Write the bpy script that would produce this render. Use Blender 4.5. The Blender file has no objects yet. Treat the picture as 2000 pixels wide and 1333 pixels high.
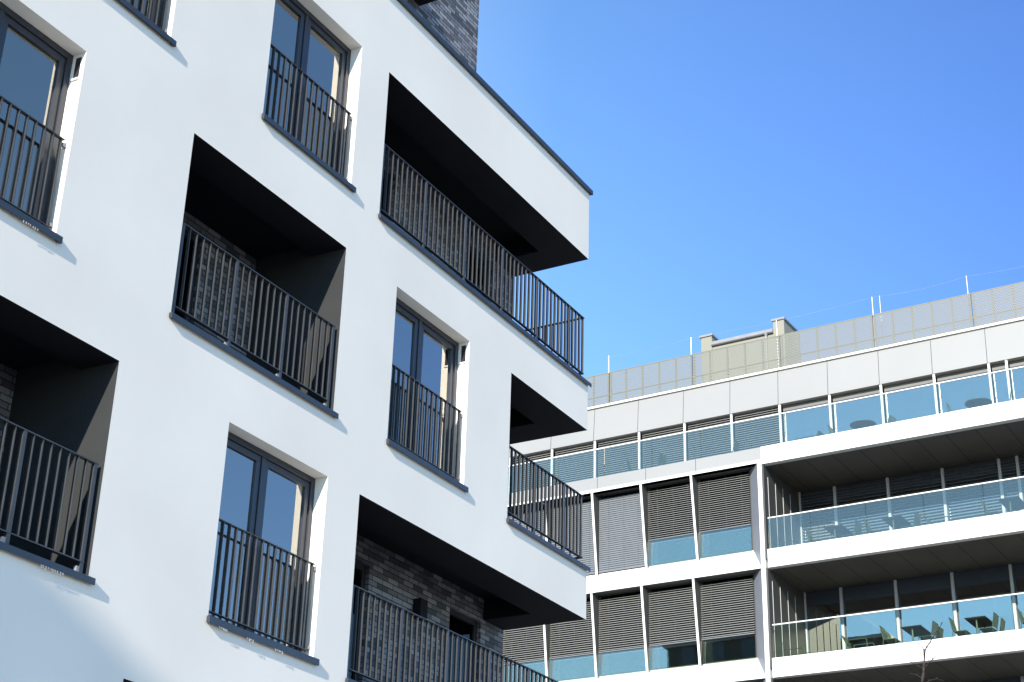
import bpy, bmesh, math, random
from mathutils import Vector, Matrix
random.seed(7)
sc = bpy.context.scene
COL = sc.collection

# ---------------------------------------------------------------- camera
ZO = 12.9257                       # height of the measured origin above the street
cam_d = bpy.data.cameras.new("camera")
cam_d.sensor_width = 36.0
cam_d.lens = 3175.63 / 2000 * 36.0
cam_d.clip_end = 3000
cam = bpy.data.objects.new("camera", cam_d)
COL.objects.link(cam)
PITCH, ROLL, YAW = [math.radians(a) for a in (25.3631, 1.6672, 60.0038)]
fw = Vector((math.sin(YAW) * math.cos(PITCH), math.cos(YAW) * math.cos(PITCH), math.sin(PITCH)))
rt = Vector((math.cos(YAW), -math.sin(YAW), 0))
up = rt.cross(fw)
r2 = rt * math.cos(ROLL) + up * math.sin(ROLL)
u2 = -rt * math.sin(ROLL) + up * math.cos(ROLL)
CAM = Vector((-20.789, -10.6072, 1.6))
mw = Matrix((( r2.x, u2.x, -fw.x, CAM.x), (r2.y, u2.y, -fw.y, CAM.y), (r2.z, u2.z, -fw.z, CAM.z), (0, 0, 0, 1)))
cam.matrix_world = mw
sc.camera = cam

# ---------------------------------------------------------------- sky, sun, exposure
SUN_DIR = Vector((-1.0, -0.175, 0.41)).normalized()
elev = math.asin(SUN_DIR.z)
azim = math.atan2(SUN_DIR.x, SUN_DIR.y)
world = bpy.data.worlds.new("World")
sc.world = world
world.use_nodes = True
wn, wl = world.node_tree.nodes, world.node_tree.links
sky = wn.new("ShaderNodeTexSky")
sky.sky_type = 'NISHITA'
sky.sun_disc = False
sky.sun_elevation = elev
sky.sun_rotation = azim % (2 * math.pi)
sky.altitude = 100
sky.air_density = 1.0
sky.dust_density = 0.0
sky.ozone_density = 5.5
hsv = wn.new("ShaderNodeHueSaturation")
hsv.inputs['Saturation'].default_value = 1.0
hsv.inputs['Value'].default_value = 1.0
wl.new(sky.outputs[0], hsv.inputs['Color'])
# directional sky tint: paler towards the north (left), deeper blue opposite the sun (right)
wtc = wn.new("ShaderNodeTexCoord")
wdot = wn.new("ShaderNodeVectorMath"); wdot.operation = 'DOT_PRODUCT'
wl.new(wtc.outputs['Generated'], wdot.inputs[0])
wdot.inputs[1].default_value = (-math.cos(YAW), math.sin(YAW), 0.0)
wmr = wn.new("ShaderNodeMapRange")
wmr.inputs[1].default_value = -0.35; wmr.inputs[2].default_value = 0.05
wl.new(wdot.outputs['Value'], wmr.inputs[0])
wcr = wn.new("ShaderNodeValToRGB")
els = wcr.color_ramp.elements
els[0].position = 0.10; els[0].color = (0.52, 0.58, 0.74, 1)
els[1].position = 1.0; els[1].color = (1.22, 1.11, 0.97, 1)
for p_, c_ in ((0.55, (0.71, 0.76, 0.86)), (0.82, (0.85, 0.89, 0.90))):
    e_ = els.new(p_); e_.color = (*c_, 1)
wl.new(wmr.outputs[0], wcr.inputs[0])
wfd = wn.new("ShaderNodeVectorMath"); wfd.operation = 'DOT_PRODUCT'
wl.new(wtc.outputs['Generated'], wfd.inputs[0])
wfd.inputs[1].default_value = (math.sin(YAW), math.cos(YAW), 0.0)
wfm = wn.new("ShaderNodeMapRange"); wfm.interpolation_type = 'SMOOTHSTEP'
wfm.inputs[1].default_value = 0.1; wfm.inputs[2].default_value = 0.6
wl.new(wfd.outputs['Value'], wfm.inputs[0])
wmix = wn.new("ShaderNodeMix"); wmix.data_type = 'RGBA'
wmix.inputs[6].default_value = (1.06, 1.0, 0.90, 1)  # added warm tint outside the view, lighting the white wall more neutrally
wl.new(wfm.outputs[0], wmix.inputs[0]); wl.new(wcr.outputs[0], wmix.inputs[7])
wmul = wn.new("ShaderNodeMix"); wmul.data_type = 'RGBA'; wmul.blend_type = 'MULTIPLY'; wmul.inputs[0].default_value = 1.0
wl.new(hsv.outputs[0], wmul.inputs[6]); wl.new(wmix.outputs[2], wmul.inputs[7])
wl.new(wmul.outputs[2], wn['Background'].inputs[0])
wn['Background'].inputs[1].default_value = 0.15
sun_d = bpy.data.lights.new("sun", 'SUN')
sun_d.energy = 3.2
sun_d.angle = math.radians(0.53)
sun_d.color = (1.0, 0.92, 0.80)
sun = bpy.data.objects.new("sun", sun_d)
COL.objects.link(sun)
sun.rotation_euler = SUN_DIR.to_track_quat('Z', 'Y').to_euler()
sc.view_settings.view_transform = 'Standard'
sc.view_settings.look = 'None'
sc.view_settings.gamma = 1
sc.view_settings.exposure = 1.28
try:
    sc.cycles.max_bounces = 8
    sc.cycles.transparent_max_bounces = 16
    sc.cycles.glossy_bounces = 4
    sc.cycles.sample_clamp_indirect = 4.0
except Exception:
    pass

# ---------------------------------------------------------------- materials
def new_mat(name):
    m = bpy.data.materials.new(name)
    m.use_nodes = True
    return m, m.node_tree.nodes, m.node_tree.links, m.node_tree.nodes['Principled BSDF']

def plain(name, col, rough=0.5, metal=0.0, var=0.08, scale=3.0, bump=0.0, bscale=60.0, spec=0.5, stretch=None):
    """a colour with soft procedural wear and optional fine relief"""
    m, n, l, p = new_mat(name)
    p.inputs['Roughness'].default_value = rough
    p.inputs['Metallic'].default_value = metal
    p.inputs['Specular IOR Level'].default_value = spec
    tc = n.new('ShaderNodeTexCoord')
    mp = n.new('ShaderNodeMapping')
    if stretch:
        mp.inputs['Scale'].default_value = stretch
    l.new(tc.outputs['Object'], mp.inputs[0])
    nz = n.new('ShaderNodeTexNoise')
    nz.inputs['Scale'].default_value = scale
    nz.inputs['Detail'].default_value = 5
    l.new(mp.outputs[0], nz.inputs['Vector'])
    ramp = n.new('ShaderNodeMapRange')
    ramp.inputs[1].default_value = 0.3
    ramp.inputs[2].default_value = 0.7
    ramp.inputs[3].default_value = 1 - var
    ramp.inputs[4].default_value = 1 + var
    l.new(nz.outputs[0], ramp.inputs[0])
    mx = n.new('ShaderNodeVectorMath')
    mx.operation = 'SCALE'
    mx.inputs[0].default_value = col
    l.new(ramp.outputs[0], mx.inputs['Scale'])
    l.new(mx.outputs[0], p.inputs['Base Color'])
    if bump:
        nb = n.new('ShaderNodeTexNoise')
        nb.inputs['Scale'].default_value = bscale
        nb.inputs['Detail'].default_value = 3
        l.new(tc.outputs['Object'], nb.inputs['Vector'])
        bp = n.new('ShaderNodeBump')
        bp.inputs['Strength'].default_value = bump
        bp.inputs['Distance'].default_value = 0.01
        l.new(nb.outputs[0], bp.inputs['Height'])
        l.new(bp.outputs[0], p.inputs['Normal'])
    return m

def brick_mat(name, c1, c2, mortar):
    m, n, l, p = new_mat(name)
    p.inputs['Roughness'].default_value = 0.75
    tc = n.new('ShaderNodeTexCoord')
    sp = n.new('ShaderNodeSeparateXYZ')
    l.new(tc.outputs['Object'], sp.inputs[0])
    ad = n.new('ShaderNodeMath')
    l.new(sp.outputs[0], ad.inputs[0]); l.new(sp.outputs[1], ad.inputs[1])
    cb = n.new('ShaderNodeCombineXYZ')
    l.new(ad.outputs[0], cb.inputs[0]); l.new(sp.outputs[2], cb.inputs[1])
    b = n.new('ShaderNodeTexBrick')
    b.inputs['Scale'].default_value = 1.0
    b.inputs['Brick Width'].default_value = 0.25
    b.inputs['Row Height'].default_value = 0.075
    b.inputs['Mortar Size'].default_value = 0.006
    b.inputs['Mortar Smooth'].default_value = 0.1
    b.inputs['Bias'].default_value = 0.0
    b.inputs['Color1'].default_value = (*c1, 1)
    b.inputs['Color2'].default_value = (*c2, 1)
    b.inputs['Mortar'].default_value = (*mortar, 1)
    l.new(cb.outputs[0], b.inputs['Vector'])
    nz = n.new('ShaderNodeTexNoise')
    nz.inputs['Scale'].default_value = 45
    l.new(tc.outputs['Object'], nz.inputs['Vector'])
    mr = n.new('ShaderNodeMapRange')
    mr.inputs[1].default_value = 0.25; mr.inputs[2].default_value = 0.75
    mr.inputs[3].default_value = 0.75; mr.inputs[4].default_value = 1.2
    l.new(nz.outputs[0], mr.inputs[0])
    mx = n.new('ShaderNodeVectorMath'); mx.operation = 'SCALE'
    l.new(b.outputs['Color'], mx.inputs[0]); l.new(mr.outputs[0], mx.inputs['Scale'])
    l.new(mx.outputs[0], p.inputs['Base Color'])
    inv = n.new('ShaderNodeMath'); inv.operation = 'SUBTRACT'; inv.inputs[0].default_value = 1.0
    l.new(b.outputs['Fac'], inv.inputs[1])
    bp = n.new('ShaderNodeBump'); bp.inputs['Strength'].default_value = 0.8; bp.inputs['Distance'].default_value = 0.006
    l.new(inv.outputs[0], bp.inputs['Height'])
    l.new(bp.outputs[0], p.inputs['Normal'])
    return m

def glass_mat(name, tint, k, base, rough=0.0, wave=0.0, gcol=(1.0, 0.97, 0.88)):
    """window glass: tinted see-through plus mirror-like reflection that grows at grazing angles"""
    m = bpy.data.materials.new(name)
    m.use_nodes = True
    n, l = m.node_tree.nodes, m.node_tree.links
    n.clear()
    out = n.new('ShaderNodeOutputMaterial')
    tr = n.new('ShaderNodeBsdfTransparent'); tr.inputs[0].default_value = (*tint, 1)
    gl = n.new('ShaderNodeBsdfGlossy'); gl.inputs['Roughness'].default_value = rough
    gl.inputs['Color'].default_value = (*gcol, 1)
    fr = n.new('ShaderNodeFresnel'); fr.inputs['IOR'].default_value = 1.5
    mu = n.new('ShaderNodeMath'); mu.operation = 'MULTIPLY_ADD'; mu.use_clamp = True
    mu.inputs[1].default_value = k; mu.inputs[2].default_value = base
    l.new(fr.outputs[0], mu.inputs[0])
    mx = n.new('ShaderNodeMixShader')
    l.new(mu.outputs[0], mx.inputs[0]); l.new(tr.outputs[0], mx.inputs[1]); l.new(gl.outputs[0], mx.inputs[2])
    l.new(mx.outputs[0], out.inputs[0])
    if wave:
        tc = n.new('ShaderNodeTexCoord')
        nz = n.new('ShaderNodeTexNoise'); nz.inputs['Scale'].default_value = 1.3
        l.new(tc.outputs['Object'], nz.inputs['Vector'])
        bp = n.new('ShaderNodeBump'); bp.inputs['Strength'].default_value = wave; bp.inputs['Distance'].default_value = 0.02
        l.new(nz.outputs[0], bp.inputs['Height']); l.new(bp.outputs[0], gl.inputs['Normal'])
    return m

def perforated_mat(name, col):
    """thin sheet metal punched with staggered round holes"""
    m, n, l, p = new_mat(name)
    p.inputs['Base Color'].default_value = (*col, 1)
    p.inputs['Roughness'].default_value = 0.5
    tc = n.new('ShaderNodeTexCoord')
    sp = n.new('ShaderNodeSeparateXYZ'); l.new(tc.outputs['Object'], sp.inputs[0])
    def mth(op, a, b=None, c=None):
        q = n.new('ShaderNodeMath'); q.operation = op
        for i, v in enumerate((a, b, c)):
            if v is None: continue
            if isinstance(v, (int, float)): q.inputs[i].default_value = v
            else: l.new(v, q.inputs[i])
        return q.outputs[0]
    P = 0.060
    row = mth('DIVIDE', sp.outputs[2], P)
    fr = mth('FLOOR', row)
    zc = mth('SUBTRACT', mth('FRACT', row), 0.5)
    par = mth('MULTIPLY', mth('MODULO', fr, 2.0), 0.5)
    xx = mth('ADD', mth('DIVIDE', sp.outputs[0], P), par)
    xc = mth('SUBTRACT', mth('FRACT', xx), 0.5)
    d = mth('SQRT', mth('ADD', mth('MULTIPLY', xc, xc), mth('MULTIPLY', zc, zc)))
    hole = mth('GREATER_THAN', d, 0.275)
    l.new(hole, p.inputs['Alpha'])
    return m

M = {}
M['render'] = plain('white_render', (0.86, 0.79, 0.705), 0.85, var=0.05, scale=0.5, bump=0.10, bscale=42, spec=0.2)
M['reveal'] = plain('white_reveal', (0.87, 0.84, 0.78), 0.8, var=0.03, scale=2, bump=0.15, bscale=70, spec=0.2)
M['steel'] = plain('anthracite_steel', (0.050, 0.052, 0.055), 0.38, var=0.12, scale=6, spec=0.5)
M['flash'] = plain('anthracite_flashing', (0.026, 0.035, 0.048), 0.4, var=0.14, scale=4, spec=0.6)
M['frame'] = plain('anthracite_frame', (0.024, 0.027, 0.038), 0.35, var=0.1, scale=5, spec=0.6)
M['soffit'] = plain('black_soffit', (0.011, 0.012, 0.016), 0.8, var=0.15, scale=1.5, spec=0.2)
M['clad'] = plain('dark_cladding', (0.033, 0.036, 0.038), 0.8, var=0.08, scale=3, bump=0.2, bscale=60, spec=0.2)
M['brick'] = brick_mat('grey_brick', (0.33, 0.33, 0.355), (0.055, 0.058, 0.068), (0.012, 0.012, 0.013))
M['floor'] = plain('balcony_floor', (0.035, 0.035, 0.034), 0.8, var=0.1)
M['room'] = plain('room_plaster', (0.10, 0.095, 0.085), 0.9)
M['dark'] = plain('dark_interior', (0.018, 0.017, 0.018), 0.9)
M['paneA'] = glass_mat('window_glass', (0.82, 0.86, 0.85), 2.6, 0.19, wave=0.02)
M['paneL'] = glass_mat('dimmed_glass', (0.30, 0.33, 0.32), 0.5, 0.0)  # darkness put into the glass: reflection and tint cut for doors, blind gaps
M['curtain'] = plain('cream_curtain', (0.62, 0.56, 0.42), 0.9, var=0.06, scale=4, stretch=(20, 20, 0.5))
M['sheer'] = plain('sheer_curtain', (0.85, 0.88, 0.90), 0.9, var=0.15, scale=2, stretch=(12, 12, 0.3))
M['headbox'] = plain('beige_head_reveal', (0.33, 0.30, 0.24), 0.6)
M['white_bit'] = plain('white_plastic', (0.8, 0.8, 0.8), 0.5)
M['steelgrey'] = plain('door_panel', (0.02, 0.02, 0.022), 0.4)
# office building
M['bwhite'] = plain('white_panel', (0.82, 0.82, 0.80), 0.45, var=0.015, scale=0.6)
M['bgrey'] = plain('pale_grey_panel', (0.28, 0.282, 0.28), 0.5, var=0.03, scale=0.35)
M['joint'] = plain('panel_joint', (0.06, 0.06, 0.06), 0.9)
M['bclad'] = plain('charcoal_cladding', (0.055, 0.056, 0.057), 0.6, var=0.06)
M['bsoffit'] = plain('brown_grey_soffit', (0.085, 0.078, 0.07), 0.5, var=0.12, scale=0.8)
M['bsoffit_j'] = plain('soffit_joint', (0.012, 0.012, 0.012), 0.9)
M['mull'] = plain('silver_mullion', (0.55, 0.56, 0.57), 0.4, var=0.04)
M['hdr'] = plain('header_panel', (0.045, 0.055, 0.075), 0.35)
M['hdr_l'] = plain('light_header_panel', (0.15, 0.15, 0.14), 0.5)
M['bpane'] = glass_mat('office_glass', (0.55, 0.60, 0.60), 3.0, 0.26, wave=0.01, gcol=(1.0, 0.94, 0.83))
M['rail_glass'] = glass_mat('balustrade_glass', (0.82, 0.89, 0.87), 1.6, 0.06, gcol=(1.0, 0.86, 0.68))
M['rail_clear'] = glass_mat('clear_balustrade_glass', (0.86, 0.93, 0.90), 0.35, 0.0, gcol=(1.0, 0.9, 0.75))
M['slat'] = plain('aluminium_slat', (0.25, 0.255, 0.245), 0.45, var=0.05)
M['slat_d'] = plain('shaded_dark_slat', (0.155, 0.17, 0.185), 0.5, var=0.05)  # closed blinds and trim; on the middle balcony its dark tone paints shade
M['perf'] = perforated_mat('perforated_sheet', (0.18, 0.185, 0.155))
M['perfpost'] = plain('screen_post', (0.19, 0.18, 0.145), 0.5)
M['beige'] = plain('beige_render', (0.26, 0.252, 0.205), 0.85, var=0.04, scale=1.2, bump=0.2)
M['zinc'] = plain('grey_coping', (0.25, 0.25, 0.26), 0.4, var=0.08)
M['rod'] = plain('galvanised_rod', (0.5, 0.5, 0.52), 0.4, 0.3)
M['green'] = plain('olive_green_metal', (0.075, 0.098, 0.048), 0.45, var=0.08, scale=6)
M['table'] = plain('dark_tabletop', (0.045, 0.032, 0.026), 0.5, var=0.2, scale=4)
M['grey_top'] = plain('grey_tabletop', (0.12, 0.12, 0.115), 0.5, var=0.06)
M['bark'] = plain('dark_bark', (0.045, 0.03, 0.028), 0.85, var=0.3, scale=30, bump=0.5, bscale=80)
M['asphalt'] = plain('asphalt', (0.05, 0.05, 0.052), 0.9, var=0.2, scale=8, bump=0.3, bscale=150)
M['ground'] = plain('city_ground', (0.27, 0.25, 0.21), 0.9, var=0.25, scale=0.05)
M['paving'] = plain('pale_paving', (0.34, 0.33, 0.31), 0.85, var=0.12, scale=2)
M['kerb'] = plain('kerb_stone', (0.3, 0.3, 0.29), 0.85)
M['darkwall'] = plain('dark_slab_wall', (0.07, 0.065, 0.06), 0.9)
M['stucco'] = plain('ochre_stucco', (0.32, 0.28, 0.22), 0.9, var=0.08)

# ---------------------------------------------------------------- mesh helper
class MB:
    def __init__(self):
        self.v = []; self.f = []
    def poly(self, pts):
        i = len(self.v)
        self.v += [tuple(p) for p in pts]
        self.f.append(tuple(range(i, i + len(pts))))
    def hexa(self, p):
        """8 corners: 0-3 bottom ring, 4-7 top ring"""
        i = len(self.v)
        self.v += [tuple(q) for q in p]
        for f in ((3, 2, 1, 0), (4, 5, 6, 7), (0, 1, 5, 4), (1, 2, 6, 5), (2, 3, 7, 6), (3, 0, 4, 7)):
            self.f.append(tuple(i + k for k in f))
    def box(self, x0, x1, y0, y1, z0, z1):
        self.hexa([(x0, y0, z0), (x1, y0, z0), (x1, y1, z0), (x0, y1, z0),
                   (x0, y0, z1), (x1, y0, z1), (x1, y1, z1), (x0, y1, z1)])
        return self
    def prism(self, prof, axis, a, b):
        """profile of (p, q) pairs swept along axis x (profile y,z) from a to b"""
        def mk(t, p):
            return (t, p[0], p[1]) if axis == 'x' else ((p[0], t, p[1]) if axis == 'y' else (p[0], p[1], t))
        i = len(self.v); k = len(prof)
        self.v += [mk(a, p) for p in prof] + [mk(b, p) for p in prof]
        self.f.append(tuple(range(i + k - 1, i - 1, -1)))
        self.f.append(tuple(range(i + k, i + 2 * k)))
        for j in range(k):
            j2 = (j + 1) % k
            self.f.append((i + j, i + j2, i + k + j2, i + k + j))
        return self
    def tube(self, a, b, r0, r1=None, n=8):
        r1 = r0 if r1 is None else r1
        a, b = Vector(a), Vector(b)
        d = (b - a).normalized()
        s = d.cross(Vector((0, 0, 1)) if abs(d.z) < 0.9 else Vector((1, 0, 0))).normalized()
        t = d.cross(s)
        i = len(self.v)
        for c, r in ((a, r0), (b, r1)):
            for k in range(n):
                an = 2 * math.pi * k / n
                self.v.append(tuple(c + s * math.cos(an) * r + t * math.sin(an) * r))
        for k in range(n):
            k2 = (k + 1) % n
            self.f.append((i + k, i + k2, i + n + k2, i + n + k))
        self.f.append(tuple(i + k for k in range(n)))
        self.f.append(tuple(i + n + k for k in range(n - 1, -1, -1)))
        return self
    def path(self, pts, r, n=8, r_end=None):
        k = len(pts) - 1
        for j in range(k):
            ra = r if r_end is None else r + (r_end - r) * j / k
            rb = r if r_end is None else r + (r_end - r) * (j + 1) / k
            self.tube(pts[j], pts[j + 1], ra, rb, n)
        return self
    def build(self, name, mat, parent=None, smooth=False, bevel=0.0):
        me = bpy.data.meshes.new(name)
        me.from_pydata(self.v, [], self.f)
        bm = bmesh.new(); bm.from_mesh(me)
        bmesh.ops.recalc_face_normals(bm, faces=bm.faces)
        bm.to_mesh(me); bm.free()
        if smooth:
            me.shade_smooth()
        me.materials.append(mat)
        o = bpy.data.objects.new(name, me)
        COL.objects.link(o)
        if parent is not None:
            o.parent = parent
        if bevel:
            b = o.modifiers.new('bevel', 'BEVEL'); b.width = bevel; b.segments = 1; b.limit_method = 'ANGLE'
        return o

def tag(o, label=None, cat=None, group=None, kind=None):
    if label: o['label'] = label
    if cat: o['category'] = cat
    if group: o['group'] = group
    if kind: o['kind'] = kind
    return o
def empty(name, loc=(0, 0, 0), rz=0.0, parent=None):
    o = bpy.data.objects.new(name, None)
    COL.objects.link(o)
    o.location = loc; o.rotation_euler = (0, 0, rz)
    o.empty_display_size = 0.3
    if parent: o.parent = parent
    return o
def copy_tree(o, parent=None):
    c = o.copy(); COL.objects.link(c)
    if parent: c.parent = parent
    for ch in list(o.children):
        copy_tree(ch, c)
    return c

# ---------------------------------------------------------------- the setting
g = MB().box(-1500, 1500, -1500, 1500, -0.5, 0.0).build('ground', M['ground']); tag(g, kind='structure')
s_ = MB().box(-400, 400, -17.5, -8.5, 0.0, 0.02).build('road', M['asphalt']); tag(s_, kind='structure')
s_ = MB()
s_.box(-400, 25.2, -8.35, -0.02, 0.0, 0.14)
s_.box(-400, 400, -20.5, -17.65, 0.0, 0.14)
s_ = s_.build('pavement', M['paving']); tag(s_, kind='structure')
s_ = MB().box(-400, 400, -8.5, -8.35, 0.0, 0.15).box(-400, 400, -17.65, -17.5, 0.0, 0.15).build('kerb', M['kerb'])
tag(s_, kind='structure')

# ================================================================ white apartment building
STOREY = 3.0
def Hk(k): return ZO + 1.233 - STOREY * k      # heads of all openings in row k
def Wk(k): return ZO - 0.935 - STOREY * k      # window sills
def Sk(k): return ZO - 0.99 - STOREY * k       # balcony sills
ROOF = ZO + 2.46
apt = empty('apartment_building', (0, 0, 0))
tag(apt, 'white rendered apartment block with recessed dark balconies and black railings, filling the left half', 'building')

# openings: x0, x1, row, kind
WIN = [(-12.99, -11.17, 1), (-8.381, -6.562, 0), (-5.413, -3.577, 1), (-8.381, -6.562, 2), (-11.87, -10.03, 0),
       (-5.413, -3.577, 3), (-12.99, -11.17, 3)]
LOG = [(-9.477, -6.562, 1), (-13.02, -10.11, 2), (-9.477, -6.562, 3)]
BAL = [(-5.916, 0.0, 0), (-2.407, 0.0, 1), (-5.916, 0.0, 2)]

# white front sheet with the openings cut out
xs = sorted(set([-26.0, 0.0] + [v for o in WIN + LOG + BAL for v in o[:2]]))
zs = [0.0, ROOF]
rects = []
for x0, x1, k in WIN: rects.append((x0, x1, Wk(k), Hk(k)))
for x0, x1, k in LOG + BAL: rects.append((x0, x1, Sk(k), Hk(k)))
zs = sorted(set(zs + [v for r in rects for v in r[2:]]))
bm = bmesh.new()
vs = {}
def gv(x, y, z):
    q = (round(x, 4), round(y, 4), round(z, 4))
    if q not in vs: vs[q] = bm.verts.new(q)
    return vs[q]
for i in range(len(xs) - 1):
    for j in range(len(zs) - 1):
        cx, cz = (xs[i] + xs[i + 1]) / 2, (zs[j] + zs[j + 1]) / 2
        if any(r[0] < cx < r[1] and r[2] < cz < r[3] for r in rects): continue
        bm.faces.new([gv(xs[i], 0, zs[j]), gv(xs[i + 1], 0, zs[j]), gv(xs[i + 1], 0, zs[j + 1]), gv(xs[i], 0, zs[j + 1])])
# the slab bands turn the corner (side facing +x) back to the brick volume
YB = 1.4
bands = [(Hk(0), ROOF), (Hk(1), Sk(0)), (Hk(2), Sk(1)), (0.0, Sk(2))]
for a, b in bands:
    zz = [z for z in zs if a - 1e-4 <= z <= b + 1e-4]
    for p, q in zip(zz[:-1], zz[1:]):
        bm.faces.new([gv(0, 0, p), gv(0, YB, p), gv(0, YB, q), gv(0, 0, q)])
me = bpy.data.meshes.new('rendered_wall')
bm.to_mesh(me); bm.free()
me.materials.append(M['render'])
wall = bpy.data.objects.new('rendered_wall', me); COL.objects.link(wall); wall.parent = apt

# roof deck, rear shell
MB().box(-26, -0.02, 0.3, 13.8, ROOF - 0.35, ROOF - 0.15).build('roof_deck', M['floor'], apt)
sh = MB()
sh.box(-26, -25.8, 0.02, 14, 0, ROOF - 0.02)
sh.box(-25.8, -0.25, 13.8, 14, 0, ROOF - 0.02)
sh.build('rear_wall', M['render'], apt)
bw = MB()
bw.box(-0.25, -0.004, YB + 0.002, 14, 0, ROOF - 0.02)
bw.build('brick_side_wall', M['brick'], apt)
# parapet inner leaf and cap
cap = MB()
cap.prism([(-0.05, ROOF - 0.005), (-0.05, ROOF + 0.07), (0.34, ROOF + 0.12), (0.34, ROOF - 0.0), (-0.02, ROOF + 0.002), (-0.02, ROOF - 0.005)], 'x', -26.0, 0.05)
cap.box(-0.34, 0.05, 0.34, YB + 1.0, ROOF + 0.001, ROOF + 0.12)
cap.build('parapet_cap', M['flash'], apt)

# ---- windows
def make_window(x0, x1, k, dark=True, vent=False, lbl=None):
    z0, z1 = Wk(k), Hk(k)
    YF = 0.175
    rv = MB()                                     # white reveals
    for a, b in ((x0, x0), (x1, x1)):
        rv.poly([(a, 0, z0), (a, YF, z0), (a, YF, z1), (a, 0, z1)])
    rv.poly([(x0, 0, z1), (x1, 0, z1), (x1, YF, z1), (x0, YF, z1)])
    rv.poly([(x0, 0, z0), (x1, 0, z0), (x1, YF, z0), (x0, YF, z0)])
    rv.build('window_reveal', M['reveal'], apt)
    w = x1 - x0
    xm0, xm1 = x0 + 0.515 * w - 0.21, x0 + 0.515 * w + 0.066      # double mullion
    f = MB()
    T = 0.07
    f.box(x0, x0 + T, YF, YF + 0.09, z0, z1)
    f.box(x1 - T, x1, YF, YF + 0.09, z0, z1)
    f.box(x0 + T, x1 - T, YF, YF + 0.09, z1 - T, z1)
    f.box(x0 + T, x1 - T, YF, YF + 0.09, z0, z0 + T)
    xc = x0 + 0.475 * w
    f.box(xc - 0.03, xc + 0.03, YF + 0.003, YF + 0.09, z0 + T, z1 - T)
    fr = f.build('window_frame', M['frame'], apt, bevel=0.004)
    if lbl: fr['label'] = lbl
    sx = [(x0 + T + 0.002, xc - 0.032), (xc + 0.032, x1 - T - 0.002)]
    for a, b in sx:
        s = MB(); t = 0.075; y0, y1 = YF + 0.02, YF + 0.085
        lo, hi = z0 + T + 0.002, z1 - T - 0.002
        s.box(a, a + t, y0, y1, lo, hi); s.box(b - t, b, y0, y1, lo, hi)
        s.box(a + t, b - t, y0, y1, hi - t, hi); s.box(a + t, b - t, y0, y1, lo, lo + t)
        s.build('sash', M['frame'], fr, bevel=0.004)
        p = MB(); p.box(a + t, b - t, YF + 0.045, YF + 0.053, lo + t, hi - t)
        p.build('pane', M['paneA'], fr)
    hd = MB(); a, b = sx[1]
    hd.box(b - 0.055, b - 0.03, YF + 0.085, YF + 0.12, z0 + 1.02, z0 + 1.06)
    hd.box(b - 0.17, b - 0.03, YF + 0.12, YF + 0.135, z0 + 1.03, z0 + 1.05)
    hd.build('window_handle', M['white_bit'], fr)
    bx = MB(); bx.box(x0 + 0.02, x1 - 0.02, YF + 0.10, YF + 0.22, z1 - 0.25, z1 - 0.03)
    bx.build('head_reveal_box', M['headbox'], fr)  # beige box added in place of the interior head reveal
    # room behind
    r = MB(); e = 0.5; yb = 4.2
    X0, X1, Z0, Z1 = x0 - 0.35, x1 + 0.35, z0 - 0.02, z1 + 0.3
    r.poly([(X0, yb, Z0), (X1, yb, Z0), (X1, yb, Z1), (X0, yb, Z1)])
    for X in (X0, X1): r.poly([(X, YF + 0.1, Z0), (X, yb, Z0), (X, yb, Z1), (X, YF + 0.1, Z1)])
    for Z in (Z0, Z1): r.poly([(X0, YF + 0.1, Z), (X1, YF + 0.1, Z), (X1, yb, Z), (X0, yb, Z)])
    r.poly([(X0, YF + 0.1, z1), (X1, YF + 0.1, z1), (X1, YF + 0.1, Z1), (X0, YF + 0.1, Z1)])
    for a, b in ((X0, x0), (x1, X1)): r.poly([(a, YF + 0.1, Z0), (b, YF + 0.1, Z0), (b, YF + 0.1, z1), (a, YF + 0.1, z1)])
    r.build('room_lining', M['room'], apt)
    # sill flashing
    s = MB()
    s.prism([(-0.045, z0 - 0.03), (-0.045, z0 + 0.042), (YF + 0.0, z0 + 0.075), (YF + 0.0, z0 + 0.045), (-0.035, z0 + 0.03), (-0.035, z0 - 0.03)], 'x', x0 + 0.002, x1 - 0.002)
    s.prism([(-0.045, z0 - 0.03), (-0.045, z0 + 0.042), (-0.003, z0 + 0.05), (-0.003, z0 - 0.02), (-0.035, z0 - 0.03)], 'x', x0 - 0.025, x0 + 0.001)
    s.prism([(-0.045, z0 - 0.03), (-0.045, z0 + 0.042), (-0.003, z0 + 0.05), (-0.003, z0 - 0.02), (-0.035, z0 - 0.03)], 'x', x1 - 0.001, x1 + 0.055)
    s.build('window_sill', M['flash'], apt, bevel=0.003)
    # railing fixed between the reveals
    y = 0.075; zt, zb = z0 + 1.12, z0 + 0.135
    R = MB()
    R.box(x0 + 0.005, x1 - 0.035, y - 0.022, y + 0.022, zt - 0.012, zt)
    rl = R.build('railing', M['steel'], apt, bevel=0.002)
    MB().box(x0 + 0.012, x1 - 0.04, y - 0.022, y + 0.022, zb - 0.012, zb).build('lower_rail', M['steel'], rl, bevel=0.002)
    bars = MB(); nb = 15
    for i in range(nb + 1):
        xb = x0 + 0.045 + (w - 0.115) * i / nb
        bars.box(xb - 0.0045, xb + 0.0045, y - 0.0215, y + 0.0215, zb, zt - 0.012)
    bars.build('balusters', M['steel'], rl)
    br = MB()
    for zz in (zt - 0.06, zb + 0.03):
        br.box(x1 - 0.05, x1 - 0.001, y - 0.018, y + 0.018, zz - 0.018, zz + 0.018)
    br.build('bracket', M['zinc'], rl)
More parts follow.
